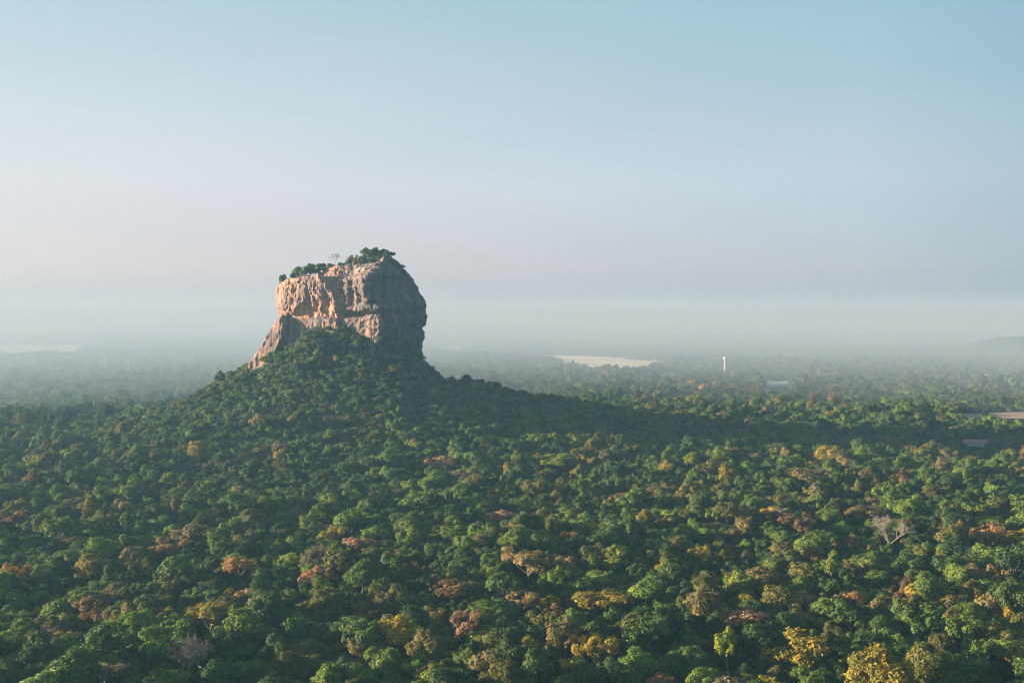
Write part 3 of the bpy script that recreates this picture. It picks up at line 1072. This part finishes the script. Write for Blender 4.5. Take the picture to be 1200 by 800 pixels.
# the largest in the picture become trees of their own
N_OWN = 228
qx, qy, qd = project(X, Y, Z + 8 * S_)
shown = np.zeros(len(X)); whole = np.ones(len(X))
taken = np.zeros((800, 1200), bool)                 # nearest first: what of each crown is still uncovered
gx_, gy_ = np.meshgrid(np.arange(1200), np.arange(800))
cand = [(Y[i], qx[i], qy[i], 6 * S_[i] * FPX / qd[i], i) for i in np.where((Y < 800) & (qx > -30) & (qx < 1230) & (qy < 840) & (qy > 480))[0]]
cand += [(t["y"], t["px"], t["py"], t["rad"] * FPX / t["y"], -1) for t in trees if t["y"] < 800]
for yy_, cx_, cy_, rr_, i in sorted(cand):
    x0, x1, y0, y1 = max(int(cx_ - rr_), 0), min(int(cx_ + rr_) + 1, 1200), max(int(cy_ - rr_ * 0.8), 0), min(int(cy_ + rr_ * 0.9) + 1, 800)
    if x0 >= x1 or y0 >= y1:
        continue
    m_ = ((gx_[y0:y1, x0:x1] - cx_) / rr_) ** 2 + ((gy_[y0:y1, x0:x1] - cy_) / (rr_ * 0.85)) ** 2 < 1
    if i >= 0:
        shown[i] = (m_ & ~taken[y0:y1, x0:x1]).sum()
        whole[i] = 3.14 * 0.85 * rr_ * rr_
    taken[y0:y1, x0:x1] |= m_
vis = (qx > 6) & (qx < 1194) & (qy < 797) & (shown > 0.38 * whole)
order = np.argsort(-np.where(vis, shown, 0))
own = np.zeros(len(X), bool)
own[order[:N_OWN]] = True
SIZE_WORD = lambda r: "large" if r > 6.8 else ("small" if r < 5.4 else "medium")
for i in np.where(own)[0]:
    trees.append(dict(x=float(X[i]), y=float(Y[i]), s=float(S_[i]), zs=float(S_[i]), colour=NAMES[TI[i]], shape=SHAPES[SI[i]], idx=int(SI[i]), label=None, rad=6 * float(S_[i]), px=float(qx[i]), py=float(qy[i])))
X, Y, Z, S_, TI, SI = [a[~own] for a in (X, Y, Z, S_, TI, SI)]
ux, uy = jitter(-620, 700, 300, 1350, 7.0, rng)
ok = (np.abs(ux) < 0.54 * uy + 60) & ~(rock_clear(ux, uy) | in_clearing(ux, uy))
ux, uy = ux[ok], uy[ok]
X, Y, Z = np.concatenate([X, ux]), np.concatenate([Y, uy]), np.concatenate([Z, ground(ux, uy)])
S_ = np.concatenate([S_, rng.uniform(0.5, 0.9, len(ux))])
TI = np.concatenate([TI, rng.choice([NAMES.index(k) for k in ("dark green", "deep green", "mid green", "olive")], len(ux), p=[.35, .3, .2, .15])])
SI = np.concatenate([SI, np.full(len(ux), SHRUB)])

# ------------------------------------------------------------------ labels: each by its look and by the landmark tree it stands next to
SHAPE_WORD = {"round": "domed", "spreading": "flat-topped", "tall": "tall", "lumpy": "lumpy", "sparse": "thin-leaved"}
marks = [t for t in trees if t["label"] and t["py"] > 590]
used = {}
for t in sorted([t for t in trees if t["label"] is None], key=lambda t: t["py"]):
    best = min(marks, key=lambda m: math.hypot(m["px"] - t["px"], 1.3 * (m["py"] - t["py"])))
    t["near"] = best
    dx_, dy_ = t["px"] - best["px"], 1.3 * (t["py"] - best["py"])
    t["rel"] = ("right of" if dx_ > 0 else "left of") if abs(dx_) > abs(dy_) else ("in front of" if dy_ > 0 else "behind")
    t["dist"] = math.hypot(dx_, dy_)
    used.setdefault((SIZE_WORD(t["rad"]), t["colour"], SHAPE_WORD[t["shape"]], t["rel"], id(best)), []).append(t)
ORD = ["nearest", "second", "third", "fourth", "fifth", "sixth", "seventh", "eighth"]
for key, lst in used.items():
    lst.sort(key=lambda t: t["dist"])
    for k, t in enumerate(lst):
        words_ = f"{key[0]} {key[1]} {key[2]} tree {key[3]} {t['near']['phrase']}"
        t["label"] = words_ if len(lst) == 1 else f"{ORD[min(k, 7)]} {words_}"


def add_tree(t, group, z=None, z_sink=0.0):
    z = float(ground(t["x"], t["y"])) if z is None else z
    bare = t["shape"] == "bare"
    name = "leafless_tree" if bare else ("shrub" if t["shape"] == "bush" else "tree")
    root = thing(name, t["label"], "shrub" if name == "shrub" else "tree", (t["x"], t["y"], z - z_sink), group)
    root.rotation_euler = (0, 0, rnd.uniform(0, 6.28))
    s = t["s"]
    root.scale = (s * rnd.uniform(0.86, 1.18), s, t["zs"] * rnd.uniform(0.82, 1.22))
    if bare:
        cm, tm = BARES[t["idx"] % len(BARES)]
    elif t["shape"] == "bush":
        cm, tm = BUSH_CROWN, BUSH_TRUNK
    else:
        cm, tm = CROWNS[t["idx"]], TRUNKS[t["idx"]]
    c = link("crown", cm, root)
    v = rnd.uniform(0.85, 1.18)
    c["tint"] = [a * v for a in TINTS[t["colour"]]]
    link("trunk", tm, root)
    return root


for k, t in enumerate(trees):
    if t["shape"] == "bare":
        t["idx"] = k
    add_tree(t, "trees of the jungle canopy")

# ------------------------------------------------------------------ trees on the summit of the rock
dg = bpy.context.evaluated_depsgraph_get()
from mathutils.bvhtree import BVHTree
bvh = BVHTree.FromPolygons([v.co for v in rm.vertices], [tuple(p.vertices) for p in rm.polygons])


def summit_z(x, y):
    hit = bvh.ray_cast(Vector((x - ROCK_X, y - ROCK_Y, 400)), Vector((0, 0, -1)))
    return hit[0].z if hit[0] is not None else None


# px, crown height in px above its foot, width px, depth y, colour, shape, label
SUMMIT = [
    (331, 7, 12, 988, "deep green", "bush", "lone green shrub on the left lip of the rock's summit"),
    (349, 13, 15, 985, "mid green", "round", "leftmost round tree of the clump on the rock's lower left shoulder"),
    (357, 12, 13, 978, "deep green", "lumpy", "lumpy tree between round ones on the rock's left shoulder"),
    (364, 13, 14, 984, "mid green", "round", "round tree in the middle of the rock's shoulder clump"),
    (371, 10, 12, 979, "dark green", "lumpy", "dark tree at the right end of the shoulder clump under the step"),
    (377, 9, 12, 992, "dark green", "spreading", "dark flat tree at the foot of the summit's step"),
    (387, 5, 12, 985, "deep green", "bush", "low bush on top of the step, left of the bare summit tree"),
    (393, 14, 10, 990, "grey", "bare", "leafless grey tree against the sky on the rock's summit"),
    (401, 5, 12, 984, "dark green", "bush", "low dark bush right of the bare summit tree"),
    (409, 5, 12, 986, "deep green", "bush", "low green bush between two summit trees near the rock's middle"),
    (414, 13, 14, 986, "khaki", "sparse", "thin khaki tree against the sky near the middle of the summit"),
    (422, 11, 14, 982, "olive", "sparse", "thin olive tree next to the khaki one on the summit"),
    (429, 12, 14, 980, "deep green", "lumpy", "lumpy green tree at the highest part of the rock's summit"),
    (439, 10, 13, 978, "dark green", "round", "dark round-crowned tree right of the highest summit tree"),
    (436, 7, 14, 970, "dark green", "bush", "dark bush hanging at the brink of the cliff below the summit trees"),
    (449, 10, 15, 980, "deep green", "lumpy", "lumpy tree on the right part of the rock's summit"),
    (458, 8, 13, 982, "dark green", "lumpy", "dark lumpy tree near the summit's right corner"),
    (467, 8, 14, 984, "dark green", "spreading", "rightmost tree leaning out over the rock's dark side"),
    (343, 5, 9, 981, "dark green", "bush", "low bush left of the round shoulder trees"),
    (380, 5, 9, 981, "olive", "bush", "olive bush where the step meets the shoulder"),
    (418, 5, 12, 976, "olive", "bush", "olive bush below the khaki summit tree"),
    (444, 6, 12, 974, "deep green", "bush", "green bush under the dark round-crowned summit tree"),
    (453, 6, 12, 974, "dark green", "bush", "dark bush below the lumpy summit tree"),
    (463, 6, 11, 978, "deep green", "bush", "green bush at the summit's right corner"),
    (472, 6, 10, 984, "dark green", "bush", "dark bush at the top of the rock's shaded side"),
    (425, 7, 13, 972, "dark green", "bush", "dark bush on the brink left of the hanging one"),
]
for k, (px, hp, wp, y, colour, shape, label) in enumerate(SUMMIT):
    x = (px - 600) / FPX * y
    z = summit_z(x, y)
    if z is None:
        z = summit_z(x, y + 12)
        y += 12
    if z is None:
        continue
    sc = 0.5 * wp * y / FPX / (6.0 if shape != "bush" else 6.4)
    zs = hp * y / FPX / (SHAPE_HEIGHT[shape] * (1.0 if shape in ('bush', 'bare') else 0.62))
    add_tree(dict(x=x, y=y, s=sc, zs=zs, colour=colour, shape=shape, idx=(2 if shape == "bare" else 0) if shape in ("bush", "bare") else nearest_shape(shape, k), label=label), "trees on the summit of the rock", z, 0.5 if shape in ("bush", "bare") else 0.38 * SHAPE_HEIGHT[shape] * zs)

# ------------------------------------------------------------------ far thickets and the one forest object
fx, fy = jitter(-6200, 6200, SPLIT + 15, 9600, 44.0, rng)
fz = ground(fx, fy)
ok = (np.abs(fx) < 0.56 * fy + 200) & ~in_clearing(fx, fy, 30.0)
ok &= ~((noise3(fx / 330, fy / 330, 0, 601) > 0.62) & (fy > 3000))          # scattered open ground
fx, fy, fz = fx[ok], fy[ok], fz[ok]
nf = len(fx)
ftint = pick_tint(fx, fy, rng)
PX_ = np.concatenate([X, fx]); PY_ = np.concatenate([Y, fy]); PZ_ = np.concatenate([Z, fz])
scl = np.concatenate([np.stack([S_ * rng.uniform(0.8, 1.25, len(X)), S_ * rng.uniform(0.8, 1.25, len(X)), S_ * rng.uniform(0.72, 1.32, len(X))], -1),
                      np.stack([np.full(nf, 1.08), np.full(nf, 1.08), rng.uniform(0.85, 1.3, nf)], -1)])
rot = np.zeros((len(PX_), 3)); rot[:, 2] = rng.uniform(0, 6.283, len(PX_))
idx = np.concatenate([SI, N_SHAPES + 1 + rng.integers(0, N_PATCH, nf)]).astype(np.int32)
tcol = np.array([TINTS[k] for k in NAMES])
tint = np.concatenate([tcol[TI] * rng.uniform(0.8, 1.22, (len(X), 1)), (0.45 * tcol[ftint] + 0.55 * np.array([0.040, 0.072, 0.022])) * rng.uniform(0.85, 1.2, (nf, 1))])
fm = bpy.data.meshes.new("forest")
fm.vertices.add(len(PX_))
fm.vertices.foreach_set("co", np.stack([PX_, PY_, PZ_], -1).astype(np.float32).ravel())
for nm, ty, arr, key in (("rot", 'FLOAT_VECTOR', rot, "vector"), ("scl", 'FLOAT_VECTOR', scl, "vector"), ("idx", 'INT', idx, "value")):
    a = fm.attributes.new(nm, ty, 'POINT')
    a.data.foreach_set(key, arr.astype(np.int32 if ty == 'INT' else np.float32).ravel())
a = fm.attributes.new("tint", 'FLOAT_COLOR', 'POINT')
a.data.foreach_set("color", np.concatenate([tint, np.ones((len(tint), 1))], 1).astype(np.float32).ravel())
forest = link("forest", fm, kind="stuff")
ng = bpy.data.node_groups.new("forest", 'GeometryNodeTree')
ng.interface.new_socket("Geometry", in_out='INPUT', socket_type='NodeSocketGeometry')
ng.interface.new_socket("Geometry", in_out='OUTPUT', socket_type='NodeSocketGeometry')
gi, go = ng.nodes.new("NodeGroupInput"), ng.nodes.new("NodeGroupOutput")
ci = ng.nodes.new("GeometryNodeCollectionInfo")
ci.inputs["Collection"].default_value = lib
ci.inputs["Separate Children"].default_value = True
ci.inputs["Reset Children"].default_value = True
ip = ng.nodes.new("GeometryNodeInstanceOnPoints")
ip.inputs["Pick Instance"].default_value = True


def named(nm, ty):
    q = ng.nodes.new("GeometryNodeInputNamedAttribute")
    q.data_type = ty
    q.inputs["Name"].default_value = nm
    return [s for s in q.outputs if s.enabled and s.name == "Attribute"][0]


ng.links.new(gi.outputs[0], ip.inputs["Points"])
ng.links.new(ci.outputs[0], ip.inputs["Instance"])
ng.links.new(named("idx", 'INT'), ip.inputs["Instance Index"])
ng.links.new(named("rot", 'FLOAT_VECTOR'), ip.inputs["Rotation"])
ng.links.new(named("scl", 'FLOAT_VECTOR'), ip.inputs["Scale"])
ng.links.new(ip.outputs[0], go.inputs[0])
gm = forest.modifiers.new("forest", 'NODES')
gm.node_group = ng
print("forest points", len(X), nf, "own trees", len(trees))

# ------------------------------------------------------------------ buildings and towers in the haze
WHITE = simple_mat("whitewash", (0.72, 0.70, 0.66), 0.8, 0.12, 0.3)
TILE = simple_mat("clay_tiles", (0.34, 0.17, 0.12), 0.85, 0.25, 0.5)
PALE_ROOF = simple_mat("pale_sheet_roof", (0.72, 0.66, 0.52), 0.6, 0.12, 0.3)
BROWN_ROOF = simple_mat("brown_roof", (0.26, 0.15, 0.11), 0.85, 0.25, 0.4)
DARK = simple_mat("dark_opening", (0.04, 0.045, 0.05), 0.4, 0.2, 0.5)
CONCRETE = simple_mat("painted_concrete", (0.44, 0.34, 0.30), 0.8, 0.12, 0.2)
STEEL = simple_mat("galvanised_steel", (0.42, 0.44, 0.45), 0.5, 0.1, 0.5)


def box(x0, x1, y0, y1, z0, z1):
    V = [(x, y, z) for z in (z0, z1) for y in (y0, y1) for x in (x0, x1)]
    return V, [(0, 2, 3, 1), (4, 5, 7, 6), (0, 1, 5, 4), (2, 6, 7, 3), (0, 4, 6, 2), (1, 3, 7, 5)]


def mesh_of(parts, name, mat, smooth_shade=False):
    V, Q = merge(parts)
    return quads_mesh(name, np.array([tuple(v) for v in V]), Q, mat, smooth_shade)


def house(px, py, w_px, depth, wall_h, roof_h, roof_mat, label, n_win, rz=0.0):
    x, y = on_ground(px, py)
    w = w_px * y / FPX
    root = thing("house", label, "house", (x, y, float(ground(x, y))), "houses scattered in the forest")
    root.rotation_euler = (0, 0, rz)
    hw, hd = w / 2, depth / 2
    link("wall", mesh_of([box(-hw, hw, -hd, hd, -2, wall_h)], "wall", WHITE), root)
    e = 0.9
    V = [(-hw - e, -hd - e, wall_h + 0.003), (hw + e, -hd - e, wall_h + 0.003), (hw + e, hd + e, wall_h + 0.003), (-hw - e, hd + e, wall_h + 0.003), (-hw - e, 0, wall_h + roof_h), (hw + e, 0, wall_h + roof_h)]
    F = [(0, 1, 5, 4), (2, 3, 4, 5), (3, 2, 1, 0), (0, 4, 3), (1, 2, 5)]
    link("roof", new_mesh("roof", V, F, roof_mat), root)
    wm_ = mesh_of([box(-0.7, 0.7, -0.06, 0.06, 0, 1.3)], "window", DARK)
    for k in range(n_win):
        o = link("window", wm_, root)
        o.location = (-hw + w * (k + 0.5) / n_win, -hd - 0.03, 1.2)
    dm = mesh_of([box(-0.55, 0.55, -0.07, 0.07, 0, 2.1)], "door", DARK)
    o = link("door", dm, root)
    o.location = (w / n_win * 0.5 - (hw * 0.0), -hd - 0.03, 0.0)
    return root


house(911, 453, 24, 12, 5.0, 4.5, PALE_ROOF, "long white house with a pale roof in the forest right of the tallest tower", 7, 0.18)
house(783, 441, 14, 9, 4.2, 4.0, TILE, "small house with pinkish tiled roof just below the sandy clearing", 3, -0.1)
house(1126, 451, 13, 11, 4.0, 5.5, TILE, "pinkish roofed house among far trees near the right edge", 3, 0.3)
house(1147, 444, 16, 11, 4.0, 4.5, PALE_ROOF, "pale roofed house just behind the pinkish roofed one", 4, -0.2)
house(771, 425, 7, 8, 6.0, 3.5, PALE_ROOF, "tiny white house at the right end of the sandy clearing", 2, 0.1)
house(1143, 526, 27, 11, 5.5, 4.0, BROWN_ROOF, "long low house with a brown roof in the dark forest near the right edge", 6, -0.05)


def lathe(profile, sides=16):
    V, Q = [], []
    for r, z in profile:
        for k in range(sides):
            a = 2 * math.pi * k / sides
            V.append((r * math.cos(a), r * math.sin(a), z))
    for i in range(len(profile) - 1):
        for k in range(sides):
            k2 = (k + 1) % sides
            Q.append((i * sides + k, i * sides + k2, (i + 1) * sides + k2, (i + 1) * sides + k))
    return V, Q


def tower(px, py_base, py_top, w_px, label):
    x, y = on_ground(px, py_base)
    k = y / FPX
    h = (py_base - py_top) * k
    r = 0.5 * w_px * k
    root = thing("tower", label, "tower", (x, y, float(ground(x, y))), "slender towers rising from the forest")
    link("shaft", mesh_of([lathe([(r * 1.15, -2), (r * 1.05, 0), (r * 0.85, h * 0.80)])], "shaft", CONCRETE, True), root)
    link("tank", mesh_of([lathe([(r * 0.85, h * 0.80 + 0.01), (r * 1.35, h * 0.84), (r * 1.4, h * 0.93), (r * 0.9, h * 0.965), (0.05, h * 0.98)])], "tank", CONCRETE, True), root)
    link("railing", mesh_of([lathe([(r * 1.5, h * 0.835), (r * 1.5, h * 0.850), (r * 1.42, h * 0.850)])], "railing", STEEL, True), root)
    link("mast", mesh_of([tube([(0, 0, h * 0.97), (0, 0, h * 1.14)], [0.22, 0.08], 6)], "mast", STEEL, True), root)


tower(850, 441, 417, 4.2, "pinkish white tower with a wider top standing right of the sandy clearing")
tower(123, 431, 413, 2.2, "faint pale tower in the haze below the left field")
tower(151, 434, 423, 1.8, "shorter of two faint pale towers in the left haze")

# ------------------------------------------------------------------ haze: one even box of air
m, nt, out = mat_new("haze")
pv = N(nt, "ShaderNodeVolumePrincipled")
pv.inputs["Density"].default_value = HAZE_DENSITY
pv.inputs["Color"].default_value = (*HAZE_COLOR, 1)
pv.inputs["Absorption Color"].default_value = (*HAZE_ABSORB, 1)
pv.inputs["Anisotropy"].default_value = HAZE_ANISO
for nm in ("Density Attribute", "Color Attribute", "Temperature Attribute"):
    if nm in pv.inputs:
        pv.inputs[nm].default_value = ""
nt.links.new(pv.outputs[0], out.inputs["Volume"])
link("haze", mesh_of([box(-14500, 14500, -900, 15500, -30, 205)], "haze", m), kind="stuff")

# morning mist lying on the plain beyond the hill: a bank close to the trees and a thinner layer above it
foot = [(-13500, 960), (-560, 990), (-430, 1150), (-300, 1320), (0, 1400), (260, 1330), (700, 1180), (13500, 1180), (13500, 14800), (-13500, 14800)]


def mist(z0, z1, density, color):
    m, nt, out = mat_new("mist")
    pv = N(nt, "ShaderNodeVolumePrincipled")
    pv.inputs["Density"].default_value = density
    pv.inputs["Color"].default_value = (*color, 1)
    pv.inputs["Anisotropy"].default_value = MIST_ANISO
    for nm in ("Density Attribute", "Color Attribute", "Temperature Attribute"):
        if nm in pv.inputs:
            pv.inputs[nm].default_value = ""
    nt.links.new(pv.outputs[0], out.inputs["Volume"])
    k = len(foot)
    V = [(x, y, z0) for x, y in foot] + [(x, y, z1) for x, y in foot]
    F = [tuple(range(k))[::-1], tuple(range(k, 2 * k))] + [(j, (j + 1) % k, k + (j + 1) % k, k + j) for j in range(k)]
    link("mist", new_mesh("mist", V, F, m), kind="stuff")


mist(-25, 78, MIST_DENSITY, MIST_COLOR)
mist(78.5, 176, THIN_MIST_DENSITY, THIN_MIST_COLOR)
